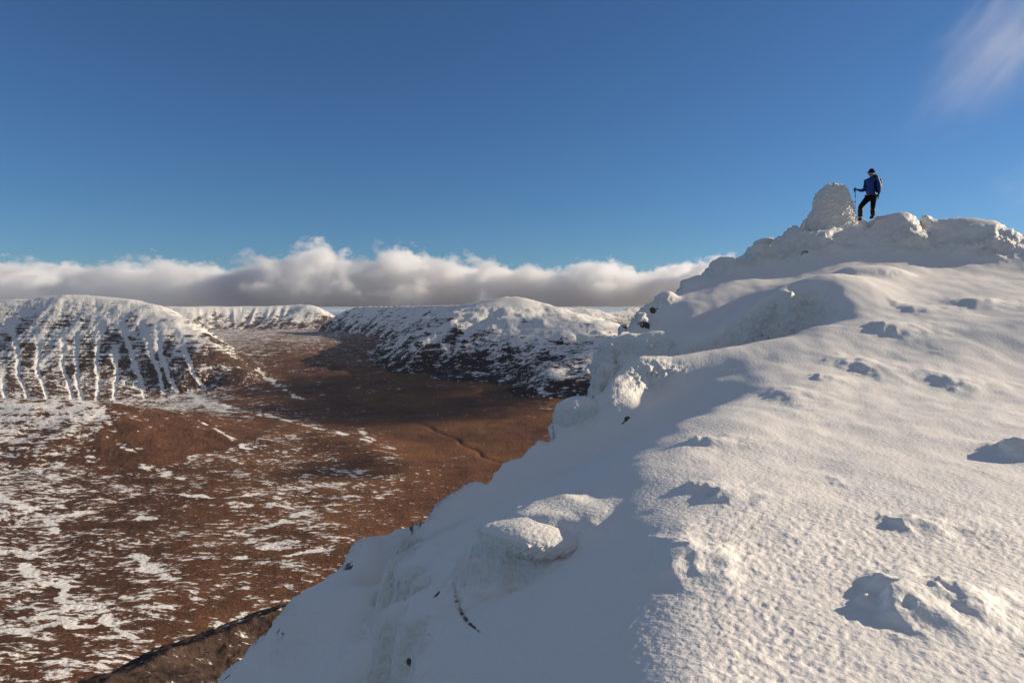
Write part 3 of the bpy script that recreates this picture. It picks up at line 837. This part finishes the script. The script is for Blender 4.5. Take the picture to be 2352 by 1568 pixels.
a = cV
lee_ = ss(.1, .8, cn[:, 0])                       # the lee side carries the knobbly crust
cd_ = .07 * fbm3(a[:, 0] / .5, a[:, 1] / .5, a[:, 2] / .3, 3, 401) \
    + (.03 + .045 * (1 - lee_)) * (np.abs(fbm3((a[:, 0] + a[:, 2] * .5) / .30, a[:, 1] / .16, (a[:, 2] - a[:, 0] * .45) / .075, 3, 411)) * 2 - .35) \
    + (.02 + .08 * lee_) * np.abs(n3(a[:, 0] / .11, a[:, 1] / .11, a[:, 2] / .10, 421)) \
    + .07 * np.exp(-(((a[:, 0] - .12) / .22) ** 2 + ((a[:, 2] - .52) / .17) ** 2)) * (cn[:, 1] < 0) * (.4 + 1.5 * np.abs(n3(a[:, 0] / .06, a[:, 1] / .06, a[:, 2] / .06, 431)))
cV = cV + cn * cd_[:, None]
cairn = mesh_np('cairn', cV, ct, M_SNOW, {'rock': np.zeros(len(cV)), 'rime': np.full(len(cV), .9)})
cairn.location = P(1909.3, 507.5, 24)
tag(cairn, 'summit cairn buried in wind-blown rime beside the standing walker', 'cairn')

# --- walker
def empty(name, loc):
    o = bpy.data.objects.new(name, None); C.objects.link(o); o.location = loc; o.empty_display_size = .2
    return o

def skin(name, nodes, edges, mat, parent, sub=2, root=0):
    me = bpy.data.meshes.new(name + '_cage')
    me.from_pydata([n[0] for n in nodes], edges, [])
    o = bpy.data.objects.new(name + '_cage', me); C.objects.link(o)
    sk = o.modifiers.new('skin', 'SKIN'); sk.use_smooth_shade = True
    o.modifiers.new('sub', 'SUBSURF').levels = sub
    for i, n in enumerate(nodes):
        r = n[1] if isinstance(n[1], tuple) else (n[1], n[1])
        me.skin_vertices[0].data[i].radius = r
        me.skin_vertices[0].data[i].use_root = (i == root)
    dg = bpy.context.evaluated_depsgraph_get(); dg.update()
    m2 = bpy.data.meshes.new_from_object(o.evaluated_get(dg))
    m2.name = name
    bpy.data.objects.remove(o); bpy.data.meshes.remove(me)
    m2.materials.clear(); m2.materials.append(mat)
    q = bpy.data.objects.new(name, m2); C.objects.link(q); q.parent = parent
    m2.polygons.foreach_set('use_smooth', np.ones(len(m2.polygons), bool))
    return q

def K(zx, zy, y=0.0):          # metres in the walker's own frame: x to the right, z up, y away
    return ((zx - 1500) / 680.5, y, (1450 - zy) / 680.5)

def chain(n): return [(i, i + 1) for i in range(n - 1)]

def blob(name, loc, rad, mat, parent, sub=4, noise=.0, ns=.1, rot=(0, 0, 0), sq=1.0, seed=0):
    v, f = ico(sub)
    v = np.sign(v) * np.abs(v) ** sq * np.array(rad)
    if noise:
        n = tri_normals(v, f); v = v + n * (noise * fbm3(v[:, 0] / ns, v[:, 1] / ns, v[:, 2] / ns, 3, 500 + seed))[:, None]
    v = v @ np.array(Matrix.Rotation(rot[2], 3, 'Z') @ Matrix.Rotation(rot[1], 3, 'Y') @ Matrix.Rotation(rot[0], 3, 'X')).T
    o = mesh_np(name, v + np.array(loc), f, mat, parent=parent)
    return o

M_SKIN = plain('skin', (.42, .20, .135), .5)
M_JACKET = plain('blue_shell_fabric', (.010, .055, .24), .55, (.006, .035, .17), .4, 30)
M_BLACK = plain('black_fabric', (.006, .005, .006), .8, (.011, .009, .009), .4, 40, spec=.15)
M_GAITER = plain('black_gaiter_nylon', (.014, .011, .011), .6, (.03, .02, .02), .4, 40)
M_BOOT = plain('dark_red_leather', (.05, .016, .012), .6, (.02, .012, .010), .3, 40)
M_FUR = plain('brown_fur', (.075, .05, .022), .9, (.03, .02, .01), 1.0, 80)
M_PACK = plain('dark_green_nylon', (.012, .035, .030), .6, (.008, .02, .02), .3, 40)
M_LENS = plain('dark_lens', (.006, .005, .006), .12)
M_POLE = plain('pale_aluminium', (.62, .62, .64), .35, (.5, .5, .52), 0, 20)
M_POLEB = plain('blue_anodised_metal', (.02, .10, .26), .35)
M_RUB = plain('black_rubber', (.012, .012, .012), .7)

W0 = P(1988, 506, 24); W0[2] = float(near_full(np.array([W0[0]]), np.array([W0[1]]))[0]) - .03
man = empty('person', W0)
tag(man, 'person in a blue jacket and black trousers leaning on a walking pole beside the cairn', 'person')
bodyn = [(K(1620,880),(.13,.11)), (K(1610,740),(.13,.10)), (K(1620,580),(.15,.12)), (K(1636,470),(.075,.075)), (K(1622,415),(.052,.055)), (K(1606,372,-.0),(.072,.068)), (K(1616,315),(.088,.078)), (K(1622,275),(.06,.06)),
         (K(1545,380,-.01),(.020,.022)), (K(1556,415,-.01),(.030,.034)),                   # nose, chin
         (K(1550,520,.12),.04), (K(1500,735,.12),.035), (K(1330,746,.03),.028), (K(1262,735,.0),.03),   # far arm
         (K(1698,510,-.14),.045), (K(1738,680,-.2),.036), (K(1738,815,-.2),.028), (K(1728,865,-.2),.03),  # near arm
         (K(1575,915,.07),.085), (K(1390,1130,.05),.06), (K(1385,1350,.03),.045), (K(1345,1425,.0),.035),
         (K(1660,915,-.07),.085), (K(1652,1140,-.05),.06), (K(1655,1330,-.03),.045), (K(1590,1405,-.06),.035)]
bodye = [(0,1),(1,2),(2,3),(3,4),(4,5),(5,6),(6,7),(5,8),(5,9),(2,10),(10,11),(11,12),(12,13),(2,14),(14,15),(15,16),(16,17),
         (0,18),(18,19),(19,20),(20,21),(0,22),(22,23),(23,24),(24,25)]
skin('body', bodyn, bodye, M_SKIN, man)
skin('jacket', [(K(1610,900),(.185,.15)), (K(1606,760),(.185,.145)), (K(1612,620),(.19,.155)), (K(1622,520),(.165,.14)), (K(1632,455),(.095,.09)), (K(1625,425),(.075,.08)),
                (K(1548,520,.13),.075), (K(1500,735,.12),.072), (K(1400,752,.07),.058), (K(1322,745,.03),.046),
                (K(1700,510,-.15),.085), (K(1738,680,-.2),.072), (K(1738,800,-.2),.056), (K(1734,835,-.2),.05)],
     [(0,1),(1,2),(2,3),(3,4),(4,5),(3,6),(6,7),(7,8),(8,9),(3,10),(10,11),(11,12),(12,13)], M_JACKET, man)
skin('trousers', [(K(1620,880),(.15,.13)), (K(1575,925,.07),.118), (K(1480,1030,.06),.105), (K(1385,1145,.05),.088), (K(1385,1230,.04),.078),
                  (K(1662,925,-.07),.118), (K(1656,1040,-.06),.100), (K(1648,1150,-.05),.082), (K(1655,1230,-.04),.075)],
     [(0,1),(1,2),(2,3),(3,4),(0,5),(5,6),(6,7),(7,8)], M_BLACK, man)
skin('gaiter', [(K(1388,1165,.045),.094), (K(1388,1250,.04),.098), (K(1384,1330,.035),.085), (K(1380,1385,.03),.10)], chain(4), M_GAITER, man)
skin('gaiter', [(K(1648,1180,-.045),.088), (K(1655,1260,-.04),.090), (K(1660,1330,-.035),.072), (K(1648,1370,-.035),.085)], chain(4), M_GAITER, man)
skin('boot', [(K(1425,1425,.04),(.06,.055)), (K(1380,1425,.03),(.065,.06)), (K(1320,1436,.0),(.045,.05))], chain(3), M_BOOT, man)
skin('boot', [(K(1680,1375,-.03),(.055,.055)), (K(1630,1390,-.045),(.06,.058)), (K(1572,1418,-.07),(.042,.048))], chain(3), M_BOOT, man)
# hat with a short peak, sunglasses, fur collar
hat_v, hat_f = ico(4)
hat_v = hat_v * np.array([.108, .10, .115]); hat_v[:, 2] = np.where(hat_v[:, 2] < -.01, -.01 + (hat_v[:, 2] + .01) * .25, hat_v[:, 2])
hat_v[:, 2] += np.where(hat_v[:, 0] > 0, -.25 * hat_v[:, 0], 0)
hat = mesh_np('hat', hat_v + np.array(K(1622,318)), hat_f, M_BLACK, parent=man)
blob('peak', K(1540,322), (.055, .06, .012), M_BLACK, hat, 3, rot=(0, -.25, 0))
gl = blob('sunglasses', K(1540,348,-.02), (.022, .066, .020), M_LENS, man, 3)
blob('temple', K(1590,342,-.078), (.055, .006, .007), M_LENS, gl, 2)
th_ = np.linspace(0, 2 * np.pi, 25)[:-1]
blob('fur_collar', K(1690,425), (.085, .13, .055), M_FUR, man, 4, .03, .035, rot=(0, .35, 0), seed=1)
# gloves: palm, four bent fingers and a thumb closed round the grip
def glove(palm, fingers, thumb):
    g = skin('glove', [palm[0], palm[1], palm[2]], chain(3), M_BLACK, man, 2)
    bm = bmesh.new(); bm.from_mesh(g.data)
    g2 = g
    for fg in fingers + [thumb]:
        q = skin('finger', fg, chain(len(fg)), M_BLACK, None, 1)
        bm.from_mesh(q.data); me = q.data; bpy.data.objects.remove(q); bpy.data.meshes.remove(me)
    bm.to_mesh(g.data); bm.free()
    return g2
gx_, gz_ = 1240, 735
fing = []
for k in range(4):
    z = 712 + k * 15
    fing.append([(K(1262, z, .03), .011), (K(1228, z + 2, .040), .0105), (K(1205, z + 4, .012), .010), (K(1218, z + 6, -.022), .009 - .0006 * k)])
glove([(K(1330,745,.03),(.045,.04)), (K(1290,738,.022),(.045,.034)), (K(1258,735,.02),(.042,.026))], fing,
      [(K(1272,718,.0), .013), (K(1245,712,-.022), .012), (K(1225,722,-.03), .010)])
fing = []
for k in range(4):
    fing.append([(K(1722, 870, -.225 + .017 * k), .011), (K(1712, 900, -.228 + .017 * k), .0105), (K(1704, 922 + 5 * (k in (1, 2)), -.228 + .017 * k), .0095)])
glove([(K(1736,820,-.2),(.042,.042)), (K(1732,848,-.2),(.042,.034)), (K(1724,872,-.2),(.042,.022))], fing,
      [(K(1712,850,-.215), .013), (K(1696,872,-.222), .012), (K(1694,890,-.224), .010)])

# rucksack (worn, a thing of its own)
pk = empty('backpack', W0); tag(pk, 'slim dark green backpack on the back of the person in blue', 'backpack')
blob('pack_body', K(1785,660,-.02), (.085, .135, .235), M_PACK, pk, 4, .015, .08, rot=(0, .06, 0), sq=.75, seed=3)
blob('lid', K(1778,520,-.02), (.075, .12, .055), M_PACK, pk, 4, .01, .06, rot=(0, .3, 0), sq=.8, seed=4)
skin('strap', [(K(1770,500,-.12),.016), (K(1700,445,-.13),.018), (K(1645,490,-.175),.02), (K(1640,620,-.185),.02), (K(1650,760,-.175),.018), (K(1740,800,-.13),.016)], chain(6), M_BLACK, pk, 1)
skin('strap', [(K(1760,500,.10),.016), (K(1640,440,.10),.018), (K(1520,520,.08),.018), (K(1478,640,.07),.018), (K(1560,790,.16),.016), (K(1740,780,.1),.016)], chain(6), M_BLACK, pk, 1)
skin('buckle_strap', [(K(1768,800,-.1),.012), (K(1760,890,-.1),.013), (K(1752,980,-.1),.011)], chain(3), M_BLACK, pk, 1)
skin('buckle_strap', [(K(1805,790,.02),.012), (K(1808,860,.02),.013), (K(1803,920,.02),.011)], chain(3), M_BLACK, pk, 1)

# walking pole
pl = empty('walking_pole', W0); tag(pl, 'pale walking pole with blue upper shaft held in a black glove', 'walking pole')
def rod(name, a, b, r0, r1, mat):
    a, b = Vector(a), Vector(b); z = (b - a); l = z.length
    bm = bmesh.new(); bmesh.ops.create_cone(bm, cap_ends=True, segments=12, radius1=r0, radius2=r1, depth=l)
    bm.transform(Matrix.Translation((a + b) / 2) @ z.to_track_quat('Z', 'Y').to_matrix().to_4x4())
    me = bpy.data.meshes.new(name); bm.to_mesh(me); bm.free(); me.materials.append(mat)
    o = bpy.data.objects.new(name, me); C.objects.link(o); o.parent = pl
    return o
rod('grip', K(1234,690,-.005), K(1238,800,-.005), .018, .014, M_RUB)
rod('upper_shaft', K(1237,798,-.005), K(1240,935,-.005), .012, .012, M_POLEB)
rod('lower_shaft', K(1240,935,-.005), K(1246,1480,-.005), .0115, .0085, M_POLE)
rod('clamp', K(1240,1015,-.005), K(1240,1036,-.005), .019, .019, M_RUB)
rod('clamp', K(1243,1222,-.005), K(1243,1243,-.005), .019, .019, M_RUB)
skin('wrist_strap', [(K(1238,700,-.02),.008), (K(1215,760,-.03),.008), (K(1208,812,-.02),.008), (K(1228,760,-.0),.008)], chain(4), M_RUB, pl, 1)

# ================================================================== CLOUDS AND AIR
def cloud_box(name, x0, x1, y0, y1, z0, z1):
    bm = bmesh.new(); bmesh.ops.create_cube(bm, size=1)
    for v in bm.verts:
        v.co = Vector(((x0 + x1) / 2 + v.co.x * (x1 - x0), (y0 + y1) / 2 + v.co.y * (y1 - y0), (z0 + z1) / 2 + v.co.z * (z1 - z0)))
    me = bpy.data.meshes.new(name); bm.to_mesh(me); bm.free()
    o = bpy.data.objects.new(name, me); C.objects.link(o); return o

tops = [(-500,600),(-300,612),(0,592),(70,600),(150,618),(240,624),(320,618),(400,602),(470,600),(560,626),(620,606),(690,580),(745,566),(800,584),(855,604),(900,592),(935,578),(980,592),(1010,600),(1050,592),
        (1100,602),(1150,610),(1220,612),(1270,622),(1320,608),(1370,604),(1430,616),(1480,628),(1530,616),(1590,596),(1620,620),(1650,680),(1700,690)]
CD, CB = 7700.0, 46.0
CX0, CX1, CY0, CY1, CZ1 = -7400., 2500., 6400., 10400., 760.
def cloud_mat():
    m, nt, N, L = new_mat('cloud_vapour')
    out = N.new('ShaderNodeOutputMaterial'); vs = N.new('ShaderNodeVolumeScatter')
    vs.inputs['Color'].default_value = (.998, .985, .965, 1); vs.inputs['Anisotropy'].default_value = .25
    L.new(vs.outputs[0], out.inputs['Volume'])
    geo = N.new('ShaderNodeNewGeometry'); sep = N.new('ShaderNodeSeparateXYZ'); L.new(geo.outputs['Position'], sep.inputs[0])
    M = lambda *a, **k: math_node(N, L, *a, **k)
    x, y, z = sep.outputs
    # bearing-wise skyline of the bank, as heights over its base along its length
    fc = N.new('ShaderNodeFloatCurve'); cu_ = fc.mapping.curves[0]
    ptsc = []
    for px, py in tops:
        w = P(px, py, CD); ptsc.append(((w[0] - CX0) / (CX1 - CX0), max(0.02, (w[2] - CB) / 700)))
    cu_.points[0].location = ptsc[0]; cu_.points[1].location = ptsc[-1]
    for p in ptsc[1:-1]: cu_.points.new(*p)
    for p in cu_.points: p.handle_type = 'AUTO'
    fc.mapping.update()
    L.new(M('MULTIPLY', M('SUBTRACT', x, CX0), 1 / (CX1 - CX0)), fc.inputs['Value'])
    T = M('MULTIPLY', fc.outputs[0], 700)
    hz = M('DIVIDE', M('SUBTRACT', z, CB), M('MAXIMUM', T, 10))
    a = M('MULTIPLY', M('SUBTRACT', .98, hz), 2.2)
    a = M('MINIMUM', a, 1)
    b = M('ADD', M('MULTIPLY', M('SUBTRACT', z, CB), 1 / 45), .25); b = M('MINIMUM', b, 1)
    yy = M('ABSOLUTE', M('MULTIPLY', M('SUBTRACT', y, (CY0 + CY1) / 2), 2 / (CY1 - CY0)))
    c = M('MINIMUM', M('MULTIPLY', M('SUBTRACT', 1, yy), 3), 1)
    ex = M('MINIMUM', M('MULTIPLY', M('SUBTRACT', CX1, x), 1 / 200), 1)
    p = M('MINIMUM', M('MINIMUM', M('MINIMUM', a, b), c), ex)
    mp = N.new('ShaderNodeMapping'); mp.inputs['Scale'].default_value = (1 / 400, 1 / 400, 1 / 270); mp.inputs['Location'].default_value = (.3, 1.7, .6)
    L.new(geo.outputs['Position'], mp.inputs['Vector'])
    nz = N.new('ShaderNodeTexNoise'); nz.inputs['Scale'].default_value = 1; nz.inputs['Detail'].default_value = 7; nz.inputs['Roughness'].default_value = .64
    L.new(mp.outputs[0], nz.inputs['Vector'])
    q = M('ADD', p, M('MULTIPLY', M('SUBTRACT', nz.outputs['Fac'], .5), 4.4))
    den = M('MULTIPLY', M('SUBTRACT', q, .36), 2.2, clamp=True)
    L.new(M('MULTIPLY', den, .010), vs.inputs['Density'])
    return m
mc = cloud_mat()
cb = cloud_box('cloud_bank', CX0, CX1, CY0, CY1, CB, CZ1)
cb.data.materials.append(mc); tag(cb, 'long grey and cream cloud bank lying over the mountain tops', 'cloud bank', kind='stuff')

def wisp_mat(c, r, dens, seed):
    m, nt, N, L = new_mat('thin_vapour')
    out = N.new('ShaderNodeOutputMaterial'); vs = N.new('ShaderNodeVolumeScatter')
    vs.inputs['Color'].default_value = (.99, .98, .97, 1); vs.inputs['Anisotropy'].default_value = .3
    L.new(vs.outputs[0], out.inputs['Volume'])
    tc = N.new('ShaderNodeTexCoord'); M = lambda *a, **k: math_node(N, L, *a, **k)
    ln = N.new('ShaderNodeVectorMath'); ln.operation = 'LENGTH'; L.new(tc.outputs['Object'], ln.inputs[0])
    mp = N.new('ShaderNodeMapping'); mp.inputs['Location'].default_value = (seed, seed, 0); mp.inputs['Scale'].default_value = (1.3, 2.6, 1.6)
    L.new(tc.outputs['Object'], mp.inputs['Vector'])
    nz = N.new('ShaderNodeTexNoise'); nz.inputs['Scale'].default_value = 1.2; nz.inputs['Detail'].default_value = 5; nz.inputs['Distortion'].default_value = .5
    L.new(mp.outputs[0], nz.inputs['Vector'])
    q = M('ADD', M('SUBTRACT', .85, ln.outputs['Value']), M('MULTIPLY', M('SUBTRACT', nz.outputs['Fac'], .5), 2.2))
    den = M('MULTIPLY', q, 1.0, clamp=True)
    edge = M('MULTIPLY', M('SUBTRACT', 1, ln.outputs['Value']), 4, clamp=True)
    L.new(M('MULTIPLY', M('MULTIPLY', M('MULTIPLY', den, den), edge), dens), vs.inputs['Density'])
    return m
def wisp(px, py, d, rx, ry, rz, rot, dens, seed, label):
    v, f = ico(3)
    o = mesh_np('wispy_cloud', v, f, wisp_mat(None, None, dens, seed))
    o.location = P(px, py, d); o.scale = (rx, ry, rz); o.rotation_euler = (0, rot, 0)
    tag(o, label, 'wispy cloud', kind='stuff'); return o
wisp(2330, 80, 2600, 640, 420, 260, -.85, 0.0013, 3.1, 'thin slanting wisp of cloud high in the right corner')
wisp(2420, 400, 2600, 300, 300, 130, -.7, .0012, 7.7, 'faint low wisp of cloud at the right edge')

def shade_cloud(px, py, dold, t, rx, ry, rz, label):  # clouds out of view, added to cast shade on the moor and the broad mountain
    w = P(px, py, dold * KF) + SUN * t
    v, f = ico(3)
    o = mesh_np('unseen_shade_cloud', v, f, wisp_mat(None, None, .06, px * .01))
    o.location = w; o.scale = (rx, ry, rz); tag(o, label, 'shade cloud', kind='stuff')
shade_cloud(690, 1102, 1970, 1800, 120, 90, 34, 'small unseen cloud right of the summit shading the moor, the nearer one')
shade_cloud(640, 982, 2850, 2450, 120, 95, 34, 'small unseen cloud right of the summit shading the moor, the farther one')
shade_cloud(1140, 850, 3250, 2300, 360, 330, 70, 'broad unseen cloud right of the summit, added for its shadow on the glen floor')
shade_cloud(1130, 800, 3800, 2500, 420, 260, 60, 'broad unseen cloud right of the summit, farthest back, added to shade the broad mountain')
HZ = 45.0
hz_ = cloud_box('haze', -176000, 176000, -176000, 176000, -264, HZ)
m, nt, N, L = new_mat('haze_air')
out = N.new('ShaderNodeOutputMaterial'); pv = N.new('ShaderNodeVolumePrincipled')
pv.inputs['Color'].default_value = (.62, .76, 1, 1); pv.inputs['Density'].default_value = 1.8e-5
L.new(pv.outputs[0], out.inputs['Volume'])
hz_.data.materials.append(m); tag(hz_, 'thin blue air between the viewer and the far hills', 'haze', kind='stuff')

# ================================================================== LIGHT, SKY, CAMERA
FILL_GLOW = .155
world = bpy.data.worlds.new('World'); SC.world = world; world.use_nodes = True
wn, wl = world.node_tree.nodes, world.node_tree.links
wn.clear()
bg = wn.new('ShaderNodeBackground'); wo = wn.new('ShaderNodeOutputWorld'); sky = wn.new('ShaderNodeTexSky')
sky.sky_type = 'NISHITA'; sky.sun_disc = False
sky.sun_elevation = SUN_EL; sky.sun_rotation = SUN_AZ
sky.altitude = 1800; sky.air_density = 1.15; sky.dust_density = .25; sky.ozone_density = 11.0
bg.inputs['Strength'].default_value = .066
# added fill glow, patched like thin cloud, overhead and behind the camera, lifts shaded snow
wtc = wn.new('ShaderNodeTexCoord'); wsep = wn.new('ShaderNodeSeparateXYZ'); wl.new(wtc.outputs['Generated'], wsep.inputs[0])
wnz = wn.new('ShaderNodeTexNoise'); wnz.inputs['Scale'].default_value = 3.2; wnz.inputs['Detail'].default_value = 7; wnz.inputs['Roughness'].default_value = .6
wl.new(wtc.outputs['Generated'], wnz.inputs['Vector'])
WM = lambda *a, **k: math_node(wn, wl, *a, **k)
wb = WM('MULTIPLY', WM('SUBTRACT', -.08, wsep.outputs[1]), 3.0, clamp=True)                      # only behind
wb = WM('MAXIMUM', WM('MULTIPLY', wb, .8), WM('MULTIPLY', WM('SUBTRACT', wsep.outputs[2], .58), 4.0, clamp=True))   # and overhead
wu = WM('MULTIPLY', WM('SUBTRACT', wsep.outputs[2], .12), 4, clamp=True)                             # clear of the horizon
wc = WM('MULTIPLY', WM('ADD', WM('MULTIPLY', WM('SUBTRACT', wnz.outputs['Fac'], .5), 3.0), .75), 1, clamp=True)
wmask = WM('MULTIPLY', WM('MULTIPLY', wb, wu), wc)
bg2 = wn.new('ShaderNodeBackground'); bg2.inputs[0].default_value = (.64, .76, 1.03, 1); bg2.inputs[1].default_value = FILL_GLOW
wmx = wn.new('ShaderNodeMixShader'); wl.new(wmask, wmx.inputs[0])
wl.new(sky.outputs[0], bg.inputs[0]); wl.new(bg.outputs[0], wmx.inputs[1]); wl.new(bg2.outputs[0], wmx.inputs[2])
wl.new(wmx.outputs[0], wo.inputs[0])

sl = bpy.data.lights.new('sun', 'SUN'); sl.energy = 3.0; sl.angle = math.radians(.53); sl.color = (1, .97, .95)
so = bpy.data.objects.new('sun', sl); C.objects.link(so)
so.rotation_euler = Vector(SUN).to_track_quat('Z', 'Y').to_euler()

cam = bpy.data.cameras.new('camera'); co = bpy.data.objects.new('camera', cam); C.objects.link(co)
cam.sensor_width = 36; cam.lens = 36 * F / 2352; cam.clip_start = .1; cam.clip_end = 400000
co.rotation_euler = (math.pi / 2 - PITCH, 0, 0)
SC.camera = co
SC.view_settings.view_transform = 'Standard'; SC.view_settings.look = 'None'
SC.view_settings.exposure = .8; SC.view_settings.use_white_balance = True; SC.view_settings.white_balance_temperature = 8500; SC.view_settings.white_balance_tint = 10; SC.view_settings.gamma = 1
SC.render.engine = 'CYCLES'
SC.cycles.use_denoising = True
SC.cycles.max_bounces = 14; SC.cycles.diffuse_bounces = 5; SC.cycles.volume_bounces = 12
SC.cycles.volume_step_rate = .1; SC.cycles.volume_max_steps = 256
